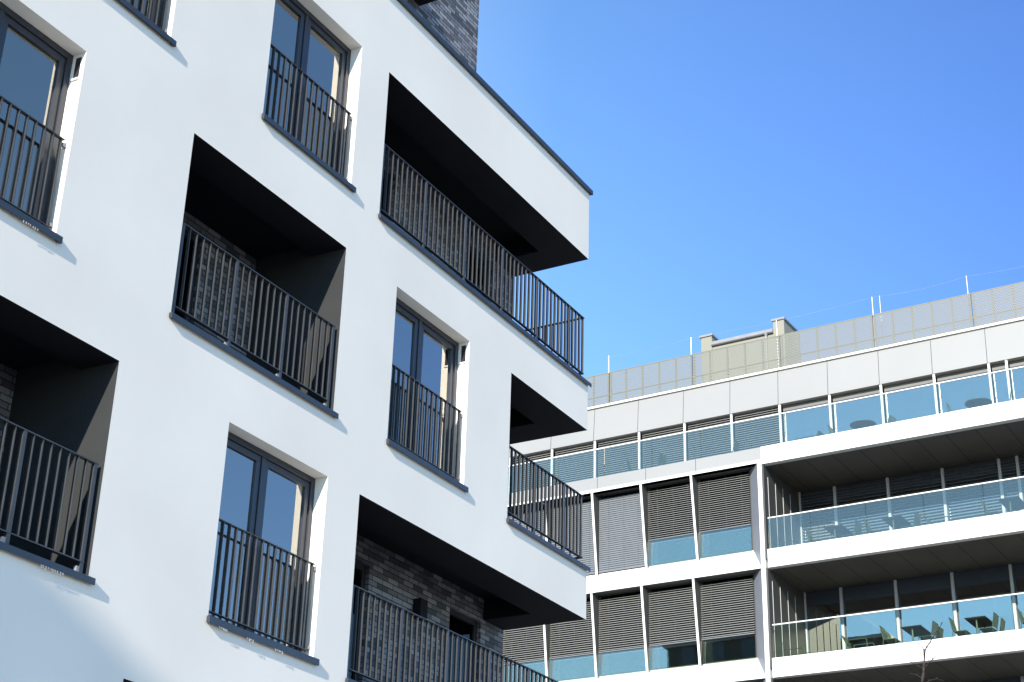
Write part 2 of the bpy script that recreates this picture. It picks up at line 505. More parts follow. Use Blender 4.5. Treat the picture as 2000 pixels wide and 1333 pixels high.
    if vent:
        v = MB(); v.box(x1 - 0.004, x1 - 0.001, 0.055, 0.125, z1 - 0.30, z1 - 0.05)
        v.build('vent_slot', M['dark'], apt)
        v = MB(); v.box(x1 - 0.02, x1 - 0.001, 0.045, 0.135, z1 - 0.325, z1 - 0.305)
        v.build('vent_lip', M['white_bit'], apt)

make_window(*WIN[0], vent=True)
make_window(*WIN[1])
make_window(*WIN[2], vent=True)
make_window(*WIN[3])
make_window(*WIN[4])
make_window(*WIN[5])
make_window(*WIN[6])

# ---- curtains (each hangs inside a room: a thing of its own)
def curtain(name, x0, x1, k, y, mat, label, folds=9, depth=0.035, group=None):
    z0, z1 = Wk(k) + 0.04, Hk(k) - 0.02
    m = MB(); n = folds * 8
    i0 = 0
    for i in range(n + 1):
        t = i / n
        x = x0 + (x1 - x0) * t
        yy = y + depth * math.sin(t * folds * 2 * math.pi) + 0.012 * math.sin(t * 17.3)
        m.v.append((x, yy, z0)); m.v.append((x + 0.01 * math.sin(t * 31), yy * 1.0, (z0 + z1) / 2)); m.v.append((x, y + (yy - y) * 0.6, z1))
    for i in range(n):
        a = 3 * i
        m.f.append((a, a + 3, a + 4, a + 1)); m.f.append((a + 1, a + 4, a + 5, a + 2))
    o = m.build(name, mat, None, smooth=True)
    o.modifiers.new('thickness', 'SOLIDIFY').thickness = 0.004
    tag(o, label, 'curtain', group)
    return o
for (wi, lab) in ((0, 'cream curtain drawn to the right side inside the window at the far left edge'),
                  (1, 'cream curtain drawn to the right inside the top window beside the roofline balcony'),
                  (2, 'cream curtain drawn to the right inside the window just left of the small corner balcony'),
                  (3, 'cream curtain drawn to the right inside the lowest window')):
    x0, x1, k = WIN[wi]
    curtain('curtain', x1 - 0.25, x1 + 0.30, k, 0.40, M['curtain'], lab, folds=5, group='cream curtains at the right side of the windows')
x0, x1, k = WIN[3]
curtain('sheer_curtain', x0 + 0.33, x0 + 1.12, k, 0.34, M['sheer'], 'pale sheer curtain behind the left pane of the lowest window', folds=9, depth=0.022)
x0, x1, k = WIN[4]
curtain('curtain', x1 - 0.30, x1 + 0.05, k, 0.40, M['curtain'], 'cream curtain behind the railing cut off by the top edge of the photo', folds=4)

# ---- whitish drip marks hanging from three of the sills
def drips(x, z, n):
    m = MB()
    for i in range(n):
        xx = x + 0.03 * i + random.uniform(-0.006, 0.006); h = random.uniform(0.012, 0.035)
        m.hexa([(xx - 0.002, -0.049, z - h), (xx + 0.002, -0.049, z - h), (xx + 0.002, -0.046, z - h), (xx - 0.002, -0.046, z - h),
                (xx - 0.005, -0.049, z), (xx + 0.005, -0.049, z), (xx + 0.005, -0.046, z), (xx - 0.005, -0.046, z)])
    m.build('lime_drips', M['mull'], apt)
drips(-8.24, Wk(2) - 0.031, 5); drips(-7.78, Wk(2) - 0.031, 4); drips(-7.30, Wk(2) - 0.031, 5)
drips(-11.62, Wk(1) - 0.031, 7); drips(-10.75, Sk(2) - 0.046, 10)

# ---- railing on a run of points (thin steel, posts every 8 bars)
def railing(segs, zsill, parent, first_post=True):
    """segs: list of ((x0,y0),(x1,y1),n_spaces,post_every); zsill: sill level"""
    zt, zb = zsill + 1.135, zsill + 0.16
    R = MB(); LO = MB()
    rl = None
    bars = MB(); posts = []
    for (a, b, n, at) in segs:
        a, b = Vector((*a, 0)), Vector((*b, 0))
        d = (b - a); L = d.length; d.normalize(); q = Vector((-d.y, d.x, 0))
        def bx(m, s0, s1, h, za, zb_):
            c = [a + d * s0 - q * h, a + d * s1 - q * h, a + d * s1 + q * h, a + d * s0 + q * h]
            m.hexa([(p.x, p.y, za) for p in c] + [(p.x, p.y, zb_) for p in c])
        bx(R, -0.0, L, 0.0245, zt - 0.014, zt)
        bx(LO, 0.004, L - 0.004, 0.0235, zb - 0.014, zb)
        for i in range(n + 1):
            s = 0.03 + (L - 0.06) * i / n
            if i in at:
                p = MB(); bx(p, s - 0.021, s + 0.021, 0.021, zsill + 0.01, zt - 0.012)
                bx(p, s - 0.04, s + 0.04, 0.04, zsill + 0.012, zsill + 0.022)
                posts.append(p)
            else:
                bx(bars, s - 0.0042, s + 0.0042, 0.0195, zb, zt - 0.012)
    rl = R.build('railing', M['steel'], parent, bevel=0.002)
    LO.build('lower_rail', M['steel'], rl, bevel=0.002)
    bars.build('balusters', M['steel'], rl)
    for p in posts: p.build('post', M['steel'], rl)
    return rl

def balcony_sill(x0, x1, z, open_end=False, depth=0.16):
    s = MB()
    pr = [(-0.045, z - 0.045), (-0.045, z + 0.02), (depth, z + 0.03), (depth, z + 0.002), (-0.036, z + 0.004), (-0.036, z - 0.045)]
    s.prism(pr, 'x', x0 + 0.002, x1 + (0.05 if open_end else -0.002))
    e = [(-0.045, z - 0.045), (-0.045, z + 0.02), (-0.003, z + 0.023), (-0.003, z - 0.03), (-0.036, z - 0.045)]
    s.prism(e, 'x', x0 - 0.03, x0 + 0.001)
    if not open_end: s.prism(e, 'x', x1 - 0.001, x1 + 0.055)
    else: s.box(-0.10, 0.05, depth + 0.001, YB - 0.004, z - 0.045, z + 0.028)
    s.build('balcony_sill', M['flash'], apt, bevel=0.003)

def glazed_door(x0, x1, zf, zh, y, parent):
    d = MB(); T = 0.08
    d.box(x0, x0 + T, y - 0.06, y, zf, zh); d.box(x1 - T, x1, y - 0.06, y, zf, zh)
    d.box(x0 + T, x1 - T, y - 0.06, y, zh - T, zh); d.box(x0 + T, x1 - T, y - 0.06, y, zf, zf + T)
    xm = (x0 + x1) / 2
    if x1 - x0 > 1.2: d.box(xm - 0.05, xm + 0.05, y - 0.055, y, zf + T, zh - T)
    fr = d.build('balcony_door', M['frame'], parent)
    MB().box(x0 + T, x1 - T, y - 0.03, y - 0.022, zf + T, zh - T).build('pane', M['paneL'], fr)
    return fr

def back_wall(x0, x1, holes, zf, zc, y):
    """brick with door openings, 12 cm reveals"""
    m = MB(); x = x0
    for a, b, h in sorted(holes):
        if a > x: m.box(x, a, y, y + 0.12, zf, zc)
        m.box(a, b, y + 0.0, y + 0.12, h, zc)
        x = b
    if x < x1: m.box(x, x1, y, y + 0.12, zf, zc)
    return m

def loggia(x0, x1, k, recess=0.17, wide_end=True):
    zf, zh = Sk(k), Hk(k)
    zc = zh + recess
    # side walls
    for a, nm in ((x0, -1), (x1, 1)):
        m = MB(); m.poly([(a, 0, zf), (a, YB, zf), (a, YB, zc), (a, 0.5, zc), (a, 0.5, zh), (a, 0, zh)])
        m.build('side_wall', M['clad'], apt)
    s = MB()
    s.poly([(x0, 0, zh), (x1, 0, zh), (x1, 0.5, zh), (x0, 0.5, zh)])
    s.poly([(x0, 0.5, zh), (x1, 0.5, zh), (x1, 0.5, zc), (x0, 0.5, zc)])
    s.poly([(x0, 0.5, zc), (x1, 0.5, zc), (x1, YB, zc), (x0, YB, zc)])
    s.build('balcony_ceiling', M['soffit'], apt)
    MB().box(x0, x1, 0.01, YB + 0.1, zf - 0.06, zf + 0.001).build('balcony_floor', M['floor'], apt)
    hd = zh - 0.02
    back_wall(x0, x1, [(x0 + 0.35, x1 - 1.01, hd)], zf, zc, YB).build('brick_wall', M['brick'], apt)
    glazed_door(x0 + 0.35, x1 - 1.01, zf, hd, YB + 0.12, apt)
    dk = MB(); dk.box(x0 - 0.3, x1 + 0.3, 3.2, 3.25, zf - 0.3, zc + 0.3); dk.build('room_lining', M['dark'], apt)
    railing([((x0 + 0.03, 0.05), (x1 - 0.045, 0.05), 24, (0, 8, 16, 24))], zf, apt)
    balcony_sill(x0, x1, zf)
    for i in (8, 16, 24):
        b = MB()
        xb = x0 + 0.06 + (x1 - x0 - 0.135) * i / 24
        b.box(xb - 0.06, xb - 0.025, 0.03, 0.07, zf + 0.03, zf + 0.10)
        b.build('rail_bracket', M['zinc'], apt)

for a in LOG[:2]: loggia(*a)
loggia(*LOG[2])

def corner_balcony(x0, k, holes, lamp=None):
    x1 = 0.0; zf, zh = Sk(k), Hk(k); RC = 0.31; zc = zh + RC
    BX, BY = -0.60, 0.60
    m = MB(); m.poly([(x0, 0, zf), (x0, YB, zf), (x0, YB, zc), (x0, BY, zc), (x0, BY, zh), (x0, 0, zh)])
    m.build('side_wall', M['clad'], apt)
    s = MB()
    s.poly([(x0, 0, zh), (x1, 0, zh), (x1, BY, zh), (x0, BY, zh)])
    s.poly([(BX, BY, zh), (x1, BY, zh), (x1, YB, zh), (BX, YB, zh)])
    s.poly([(x0, BY, zh), (BX, BY, zh), (BX, BY, zc), (x0, BY, zc)])
    s.poly([(BX, BY, zh), (BX, YB, zh), (BX, YB, zc), (BX, BY, zc)])
    s.poly([(x0, BY, zc), (BX, BY, zc), (BX, YB, zc), (x0, YB, zc)])
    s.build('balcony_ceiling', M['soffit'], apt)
    MB().box(x0, x1 - 0.004, 0.01, YB + 0.1, zf - 0.06, zf + 0.001).build('balcony_floor', M['floor'], apt)
    back_wall(x0, -0.252, holes, zf, zc, YB).build('brick_wall', M['brick'], apt)
    MB().box(-0.251, -0.0045, YB - 0.0005, YB + 0.0015, zf, zh).build('brick_pier', M['brick'], apt)
    for a, b, h in holes: glazed_door(a, b, zf, h, YB + 0.12, apt)
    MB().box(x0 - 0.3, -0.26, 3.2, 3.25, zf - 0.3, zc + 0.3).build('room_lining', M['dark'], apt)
    n1, at1 = {0: (49, (0, 9, 18, 27, 36, 45)), 1: (20, (7, 15)), 2: (49, (0, 9, 18, 27, 36, 45))}[k]
    railing([((x0 + 0.02, 0.05), (-0.07, 0.05), n1, at1)], zf, apt)
    railing([((-0.094, 0.0745), (-0.094, YB - 0.02), 10, (10,))], zf, apt)
    balcony_sill(x0, 0.0, zf, open_end=True)
    if lamp:
        lx, lz = lamp
        L = MB(); L.box(lx - 0.09, lx + 0.09, YB - 0.13, YB - 0.001, lz - 0.13, lz + 0.13)
        L.box(lx - 0.075, lx + 0.075, YB - 0.115, YB - 0.02, lz - 0.15, lz - 0.13)
        L.build('wall_lamp', M['soffit'], apt, bevel=0.004)

corner_balcony(-5.916, 0, [(-5.3, -3.60, Hk(0) - 0.03), (-1.50, -0.69, Hk(0) - 0.03)])
corner_balcony(-2.407, 1, [(-2.2, -1.2, Hk(1) - 0.03)])
corner_balcony(-5.916, 2, [(-5.3, -3.60, Hk(2) - 0.03), (-1.54, -0.67, Hk(2) - 0.03)], lamp=(-2.42, Hk(2) - 0.32))

# ---- brick storey set back on the roof, with a dark overhang
MB().box(-9.0, 0.0, 2.3, 10.5, ROOF - 0.15, ZO + 9.5).build('brick_tower', M['brick'], apt)
o_ = MB(); o_.box(-9.0, -1.95, 0.9, 2.298, ZO + 5.77, ZO + 6.1)
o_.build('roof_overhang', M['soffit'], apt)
# ================================================================ office building
BQ = Vector((26.04825, 6.89345, 0.0))
BROT = math.radians(-92.0)
off = empty('office_building', BQ, BROT)
tag(off, 'white panelled office block with long glass balconies and slatted blinds, at the right', 'building')
def bw2(u, w, z):
    c, s = math.cos(BROT), math.sin(BROT)
    return Vector((BQ.x + c * u - s * w, BQ.y + s * u + c * w, z))
LV = [21.43, 17.93, 14.43, 10.93]          # tops of the fascias
FB = [20.83, 17.33, 13.83, 10.33]          # undersides
UR = 12.0                                  # right end
UL = -22.0
W3 = 3.06                                  # depth of the balconies
MUL = [-0.57 + 1.838 * i for i in range(-12, 7)]
MULR = [u for u in (1.265, 3.105, 4.945, 6.785, 7.36, 9.2, 11.0)]
FINS = [-2.58 - 1.873 * i for i in range(0, 11)]

# --- top cornice and roof
c = MB(); c.prism([(W3 - 0.0, 24.21), (W3 + 0.10, 25.52), (W3 + 0.5, 25.52), (W3 + 0.5, 24.21)], 'x', UL, UR)
c.build('cornice', M['bgrey'], off)
j = MB()
for i in range(-12, 7):
    u = -0.60 + 1.84 * i
    j.prism([(W3 - 0.004, 24.215), (W3 + 0.098, 25.515), (W3 + 0.12, 25.515), (W3 + 0.02, 24.215)], 'x', u - 0.009, u + 0.009)
j.build('cornice_joints', M['joint'], off)
MB().box(UL, UR, W3 + 0.02, W3 + 0.55, 25.525, 25.60).build('coping', M['bwhite'], off)
MB().box(UL, UR, W3 + 0.55, 16, 24.9, 25.3).build('roof_slab', M['zinc'], off)

# --- perforated screen on the roof
z0s, z1s = 25.62, 26.89
for i in range(-5, 4):
    ua, ub = -0.44 + 3.44 * i + 0.02, -0.44 + 3.44 * (i + 1) - 0.02
    if ub > UR: ub = UR
    p = MB(); p.box(ua, ub, W3 + 0.06, W3 + 0.063, z0s, z1s)
    p.build('screen_panel', M['perf'], off)
fr = MB()
for i in range(-24, 18):
    u = -0.44 + 0.688 * i
    dbl = i % 5 == 0
    for du in ((-0.05, 0.05) if dbl else (0.0,)):
        fr.box(u + du - 0.03, u + du + 0.03, W3 + 0.075, W3 + 0.13, z0s, z1s)
fr.box(UL, UR, W3 + 0.075, W3 + 0.12, z1s - 0.05, z1s - 0.01)
fr.box(UL, UR, W3 + 0.075, W3 + 0.12, z0s + 0.33, z0s + 0.38)
fr.box(UL, UR, W3 + 0.075, W3 + 0.12, z0s + 0.0, z0s + 0.04)
fr.build('screen_frame', M['perfpost'], off)
for u in (-7.40, -3.96, 3.0, 6.33, 9.8, -0.52):
    if u == -0.52: continue
    MB().tube((u, W3 + 0.15, 25.6), (u, W3 + 0.15, 27.62), 0.022, 0.016).build('lightning_rod', M['rod'], off)
MB().tube((3.16, W3 + 0.5, 25.6), (3.16, W3 + 0.5, 27.78), 0.012).build('lightning_rod', M['rod'], off)
cb = MB()
pts = []
us = [-7.40, -3.96, 3.0, 6.33, 9.8]
for a, b in zip(us[:-1], us[1:]):
    nseg = 8
    for i in range(nseg + (b == us[-1])):
        t = i / nseg
        pts.append((a + (b - a) * t, W3 + 0.15, 27.6 - 0.10 * math.sin(math.pi * t)))
cb.path(pts, 0.0035, 4)
cb.build('lightning_wire', M['rod'], off)

# --- beige roof house
ph = MB(); WP = 5.0
ph.box(-4.37, -3.93, WP, WP + 0.52, 25.3, 28.44)
ph.box(-1.43, -1.00, WP, WP + 1.25, 25.3, 28.46)
ph.box(-3.93, -1.43, WP + 0.04, WP + 1.2, 25.3, 28.02)
ph.box(-4.37, -3.93, WP + 0.52, WP + 1.2, 25.3, 27.6)
pho = ph.build('roof_house', M['beige'], off)
cp = MB()
cp.box(-4.43, -3.88, WP - 0.05, WP + 0.57, 28.44, 28.52)
cp.build('roof_coping', M['zinc'], pho)
cp = MB(); cp.box(-1.48, -0.95, WP - 0.05, WP + 1.30, 28.46, 28.54)
cp.build('roof_coping', M['zinc'], pho)
gt = MB(); gt.prism([(WP - 0.09, 28.02), (WP - 0.10, 28.14), (WP + 0.05, 28.15), (WP + 0.05, 28.0), (WP - 0.05, 27.99)], 'x', -3.93, -1.43)
gt.build('gutter', M['zinc'], pho)
dp = MB(); dp.tube((-1.72, WP - 0.03, 28.02), (-1.72, WP - 0.03, 27.9), 0.075, 0.035); dp.tube((-1.72, WP - 0.03, 27.9), (-1.72, WP - 0.03, 25.3), 0.035)
dp.build('downpipe', M['zinc'], pho)
MB().tube((-1.28, WP - 0.03, 28.5), (-1.28, WP - 0.03, 25.3), 0.02).build('thin_pipe', M['rod'], pho)

# --- top storey glazing behind the terrace
ZT = 21.36
MB().box(UL, UR, 0.12, 16, LV[0] - 0.28, ZT).build('terrace_floor', M['floor'], off)
WG = W3 + 0.24
for i, u in enumerate(MUL + [7.36]):
    if u > UR: continue
    m = MB(); m.box(u - 0.036, u + 0.036, W3 + 0.03, W3 + 0.09, ZT, 24.208)
    m.build('mullion', M['bwhite'], off)
edges = sorted([u for u in MUL if u > UL] + [7.36, UR])
for a, b in zip(edges[:-1], edges[1:]):
    if b < -13: continue
    wf = MB(); t = 0.022
    if a >= -0.7:
        MB().box(a + 0.046, b - 0.046, WG, WG + 0.05, 24.02, 24.2).build('header_panel', M['hdr_l'], off)
        top = 24.02
    else: top = 24.2
    wf.box(a + 0.046, a + 0.046 + t, WG, WG + 0.06, ZT, top); wf.box(b - 0.046 - t, b - 0.046, WG, WG + 0.06, ZT, top)
    wf.box(a + 0.046 + t, b - 0.046 - t, WG, WG + 0.06, top - 0.04, top)
    fo = wf.build('window', M['hdr'], off)
    MB().box(a + 0.046 + t, b - 0.046 - t, WG + 0.02, WG + 0.03, ZT, top - 0.04).build('pane', M['bpane' if a > -0.7 else 'paneL'], fo)
rm = MB(); rm.box(UL, UR, WG + 2.6, WG + 2.65, LV[0], 24.4); rm.build('inner_wall', M['room'], off)
MB().box(UL, UR, W3 + 0.51, WG + 2.6, 24.212, 24.3).build('inner_ceiling', M['room'], off)

def slat_blind(u0, u1, w, ztop, zbot, pitch, tilt, mat, width=0.075):
    m = MB(); z = ztop; c, s = math.cos(tilt) * width / 2, math.sin(tilt) * width / 2
    h = 0.0035
    while z > zbot + 0.02:
        m.hexa([(u0, w - c, z - s - h), (u1, w - c, z - s - h), (u1, w + c, z + s - h), (u0, w + c, z + s - h),
                (u0, w - c, z - s), (u1, w - c, z - s), (u1, w + c, z + s), (u0, w + c, z + s)])
        z -= pitch
    b = m.build('slat_blind', mat, off)
    r = MB(); r.box(u0, u1, w - 0.02, w + 0.02, zbot - 0.03, zbot); r.build('bottom_rail', M['slat_d'], b)
    cs = MB()
    L = u1 - u0
    for t in (0.22, 0.55, 0.86):
        cs.tube((u0 + L * t, w - 0.036, ztop + 0.05), (u0 + L * t, w - 0.036, zbot), 0.003, n=4)
    cs.build('cord', M['slat_d'], b)
    return b
for a, b in zip(edges[:-1], edges[1:]):
    if b < -13 or a > -0.7: continue
    slat_blind(a + 0.08, b - 0.08, WG - 0.07, 24.12, ZT + 0.06, 0.082, math.radians(40), M['slat'])

# --- terrace parapet: pale left part, white right part
def fascia(z0, z1, u0, u1, w0, joints, mat, lip=False):
    m = MB(); m.box(u0, u1, w0, 0.24, z0, z1)
    f = m.build('fascia', mat, off)
    jj = MB()
    for u in joints: jj.box(u - 0.008, u + 0.008, w0 - 0.003, w0 + 0.03, z0 + 0.002, z1 - 0.002)
    if joints: jj.build('fascia_joints', M['joint'], off)
    return f
fascia(FB[0] + 0.16, LV[0], UL, -0.075, 0.03, [-2.41 - 1.86 * i for i in range(10)], M['bgrey'])
MB().box(UL, -0.06, 0.0, 0.24, FB[0] + 0.06, FB[0] + 0.158).build('fascia_lip', M['bwhite'], off)
JR = [1.33 + 1.845 * i for i in range(6)]
fascia(FB[0], LV[0], -0.057, UR, 0.0, JR, M['bwhite'])
for L in (1, 2, 3): fascia(FB[L], LV[L], 0.03, UR, 0.0, JR, M['bwhite'])

def balustrade(z, u0, u1, start, gm='rail_glass'):
    r = MB(); r.box(u0, u1, 0.045, 0.095, z + 1.035, z + 1.07)
    rl = r.build('handrail', M['bwhite'], off, bevel=0.004)
    js = [u for u in [start + 1.83 * i for i in range(-12, 8)] if u0 < u < u1]
    e = [u0] + js + [u1]
    for a, b in zip(e[:-1], e[1:]):
        MB().box(a + 0.008, b - 0.008, 0.062, 0.078, z - 0.05, z + 1.035).build('glass_pane', M[gm], rl)
balustrade(LV[0], UL, UR, 1.44)
for L in (1, 2, 3): balustrade(LV[L], 0.06, UR, 1.48, 'rail_glass' if L == 1 else 'rail_clear')

# --- balconies on the right: soffit, floor, side wall, glazing
for L in (1, 2, 3):
    ceil = FB[L - 1]; fl = LV[L] - 0.06
    m = MB(); m.box(-0.04, UR, 0.24, W3 + 0.3, ceil, ceil + 0.05)
    m.build('balcony_soffit', M['bsoffit'], off)
    m = MB()
    for i in range(0, 13):
        u = 0.41 + 0.9225 * i
        m.box(u - 0.007, u + 0.007, 0.245, W3 + 0.02, ceil - 0.002, ceil + 0.01)
    m.build('soffit_joints', M['bsoffit_j'], off)
    MB().box(0.0, UR, 0.241, W3 + 0.3, LV[L] - 0.25, fl).build('balcony_slab', M['floor'], off)
    m = MB(); m.box(-0.06, -0.001, 0.03, W3 + 0.3, LV[L] - 0.3, ceil - 0.001)
    m.build('balcony_end_wall', M['bclad'], off)
    m = MB()
    for i in range(4):
        w = 0.35 + 0.62 * i
        m.box(0.0, 0.012, w - 0.008, w + 0.008, fl, ceil - 0.35)
    m.build('end_wall_strips', M['mull'], off)
    # glazing posts
    for u in [0.0] + MULR:
        pp = MB(); pp.box(u - 0.045, u + 0.045, W3 - 0.05, W3 + 0.058, fl, ceil - 0.003)
        pp.build('glazing_post', M['mull'], off)
    e = [0.0] + MULR + [UR]
    e = sorted(set(e))
    for a, b in zip(e[:-1], e[1:]):
        hdr = MB(); hdr.box(a + 0.046, b - 0.046, W3 + 0.02, W3 + 0.07, ceil - 0.42, ceil - 0.004)
        hdr.build('header_panel', M['hdr'], off)
        wf = MB(); top = ceil - 0.422
        wf.box(a + 0.046, a + 0.09, W3 + 0.03, W3 + 0.09, fl, top); wf.box(b - 0.09, b - 0.046, W3 + 0.03, W3 + 0.09, fl, top)
        wf.box(a + 0.09, b - 0.09, W3 + 0.03, W3 + 0.09, top - 0.05, top); wf.box(a + 0.09, b - 0.09, W3 + 0.03, W3 + 0.09, fl, fl + 0.06)
        fo = wf.build('window', M['hdr'], off)
        if L != 1:
            MB().box(a + 0.09, b - 0.09, W3 + 0.055, W3 + 0.065, fl + 0.06, top - 0.05).build('pane', M['bpane'], fo)
        else:
            MB().box(a + 0.09, b - 0.09, W3 + 0.10, W3 + 0.11, fl + 0.06, top - 0.05).build('pane', M['bpane'], fo)
            slat_blind(a + 0.06, b - 0.06, W3 + 0.0, top + 0.3, fl + 0.05, 0.105, math.radians(40), M['slat_d'])  # slat colour darkened to stand for shade under the soffit
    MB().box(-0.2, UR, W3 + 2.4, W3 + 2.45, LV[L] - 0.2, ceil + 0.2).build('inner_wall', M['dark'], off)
    MB().box(-0.2, UR, W3 + 0.31, W3 + 2.4, ceil - 0.05, ceil + 0.02).build('inner_ceiling', M['bsoffit'], off)
MB().box(0.0, UR, 0.245, 0.9, 0.0, FB[3]).build('lower_wall', M['bgrey'], off)

# --- white pilaster between office bays and balconies
pl = MB(); pl.box(-0.20, -0.062, -0.004, 0.5, 0.0, FB[0] + 0.055)
pl.build('pilaster', M['bwhite'], off)

# --- office bays on the left
fin_edges = [-0.665] + FINS
M['splay'] = plain('lavender_reveal_panel', (0.19, 0.205, 0.235), 0.4, var=0.03)  # even lavender-grey on the splayed reveal
WGL = 0.50
for L in (1, 2, 3):
    head = FB[L - 1] + 0.06 if L == 1 else FB[L - 1] + 0.01
    zs_t = LV[L] + 0.20            # glass foot
    zs_b = FB[L] + 0.01            # foot of the sloping spandrel
    # sloping white spandrel
    sp = MB(); sp.prism([(0.0, zs_b), (0.0, zs_b + 0.03), (WGL - 0.02, zs_t), (WGL + 0.1, zs_t), (WGL + 0.1, zs_b)], 'x', UL, -0.201)
    sp.build('sloping_spandrel', M['bwhite'], off)
    jj = MB()
    for u in [x + 0.05 for x in FINS]:
        jj.prism([(-0.003, zs_b + 0.03), (WGL - 0.022, zs_t - 0.0), (WGL - 0.0, zs_t - 0.02), (0.01, zs_b + 0.02)], 'x', u - 0.008, u + 0.008)
    jj.build('spandrel_joints', M['joint'], off)
    # head soffit of the bay
    hs = MB(); hs.box(UL, -0.201, 0.0 + 0.004, WGL + 0.1, head, head + 0.04) if L == 1 else None
    if L == 1: hs.build('bay_soffit', M['bclad'], off)
    else: MB().box(UL, -0.201, 0.012, WGL + 0.095, head - 0.006, head - 0.001).build('bay_soffit', M['bclad'], off)
    for bi in range(len(FINS)):
        u1 = fin_edges[bi] - (0.0 if bi == 0 else 0.045)
        u0 = FINS[bi] + 0.045
        if u1 < -13: break
        # fin: broad at the head, tapering back to the glass foot
        f = MB(); f.prism([(0.0, head - 0.008), (WGL - 0.03, head - 0.008), (WGL - 0.03, zs_t - 0.03), (0.38, zs_t - 0.12)], 'x', FINS[bi] - 0.042, FINS[bi] + 0.03)
        fo = f.build('fin', M['bwhite'], off)
        f = MB(); f.prism([(0.02, head - 0.01), (WGL - 0.035, head - 0.01), (WGL - 0.035, zs_t - 0.02), (0.40, zs_t - 0.09)], 'x', FINS[bi] + 0.031, FINS[bi] + 0.036)
        f.build('fin_lining', M['bclad'], fo)
        if bi == 0:
            v_ = MB(); zl, zh_ = zs_b + 0.02, head - 0.007
            v_.prism([(-0.201, 0.003), (-0.201, WGL + 0.05), (-0.66, WGL + 0.05), (-0.66, WGL - 0.02)], 'z', zl, zh_)
            v_.build('splayed_reveal', M['splay'], off)
        closed = (L == 1 and bi >= 2)
        wf = MB()
        wf.box(u0 - 0.01, u0 + 0.05, WGL, WGL + 0.06, zs_t, head - 0.01); wf.box(u1 - 0.05, u1, WGL, WGL + 0.06, zs_t, head - 0.01)
        wf.box(u0 + 0.05, u1 - 0.05, WGL, WGL + 0.06, zs_t, zs_t + 0.04)
        wo = wf.build('window', M['bclad'], off)
        zm_ = zs_t + 0.04 if closed else (18.98 if L == 1 else 15.38 if L == 2 else 12.2)
        if not closed: MB().box(u0 + 0.05, u1 - 0.05, WGL + 0.03, WGL + 0.04, zs_t + 0.04, zm_ - 0.001).build('pane', M['bpane'], wo)
        MB().box(u0 + 0.05, u1 - 0.05, WGL + 0.03, WGL + 0.04, zm_, head - 0.01).build('pane', M['paneL'], wo)  # same pane, reflection dimmed so the blind gaps read dark
        if not closed:
            MB().box(u0 + 0.02, u0 + 0.30, WGL + 0.08, WGL + 0.12, zs_t, head - 0.02).build('inner_jamb', M['bwhite'], wo)
            zb = (19.02 if L == 1 else 15.42 if L == 2 else 12.2)
            slat_blind(u0 + 0.01, u1 - 0.02, WGL - 0.075, head - 0.16, zb, 0.0745, math.radians(33), M['slat'])
            MB().box(u0, u1 - 0.004, WGL - 0.125, WGL - 0.115, zs_t - 0.05, zb - 0.06).build('glass_guard', M['rail_glass'], wo)
        else:
            slat_blind(u0 + 0.01, u1 - 0.02, WGL - 0.075, head - 0.16, zs_t + 0.04, 0.0745, math.radians(68), M['slat_d'], width=0.080)
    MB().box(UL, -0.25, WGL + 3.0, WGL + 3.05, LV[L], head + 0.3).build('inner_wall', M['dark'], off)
    MB().box(UL, -0.25, WGL + 0.12, WGL + 3.0, head - 0.02 if L > 1 else head + 0.05, head + 0.12).build('inner_ceiling', M['bsoffit'], off)
    MB().box(UL, -0.25, WGL + 0.12, WGL + 3.0, LV[L] - 0.3, LV[L] - 0.1).build('inner_floor', M['bsoffit'], off)
MB().box(UL, -0.21, 0.1, 0.5, 0.0, FB[3]).build('lower_wall', M['bgrey'], off)
sh = MB(); sh.box(UL - 0.2, UL, 0.0, 16, 0, 25.3); sh.box(UR, UR + 0.2, 0.0, 16, 0, 25.3); sh.box(UL, UR, 16, 16.2, 0, 25.3)
sh.build('end_wall', M['bgrey'], off)

# ================================================================ furniture on the office terraces
def place(o, u, w, z, ang):
    o.location = bw2(u, w, z); o.rotation_euler = (0, 0, BROT + ang)

def chair_proto():
    """garden chair facing local +x: tube frame, slatted seat and back"""
    r = empty('garden_chair')
    f = MB(); R = 0.012
    for s in (-1, 1):
        y = 0.24 * s
        f.path([(0.20, y, 0.0), (0.19, y, 0.42), (-0.18, y, 0.42)], R, 6)
        f.path([(-0.26, y, 0.0), (-0.19, y, 0.42), (-0.28, y, 0.86)], R, 6)
    f.tube((-0.28, -0.24, 0.86), (-0.28, 0.24, 0.86), R, n=6)
    f.tube((0.19, -0.24, 0.42), (0.19, 0.24, 0.42), R, n=6)
    f.build('frame', M['green'], r)
    s = MB()
    for i in range(8):
        x = -0.17 + 0.05 * i
        s.box(x - 0.019, x + 0.019, -0.235, 0.235, 0.424, 0.434)
    s.build('seat', M['green'], r)
    b = MB()
    for i in range(8):
        y = -0.205 + 0.0585 * i
        b.hexa([(-0.204, y - 0.02, 0.47), (-0.204, y + 0.02, 0.47), (-0.212, y + 0.02, 0.47), (-0.212, y - 0.02, 0.47),
                (-0.276, y - 0.02, 0.85), (-0.276, y + 0.02, 0.85), (-0.284, y + 0.02, 0.85), (-0.284, y - 0.02, 0.85)])
    b.build('backrest', M['green'], r)
    return r
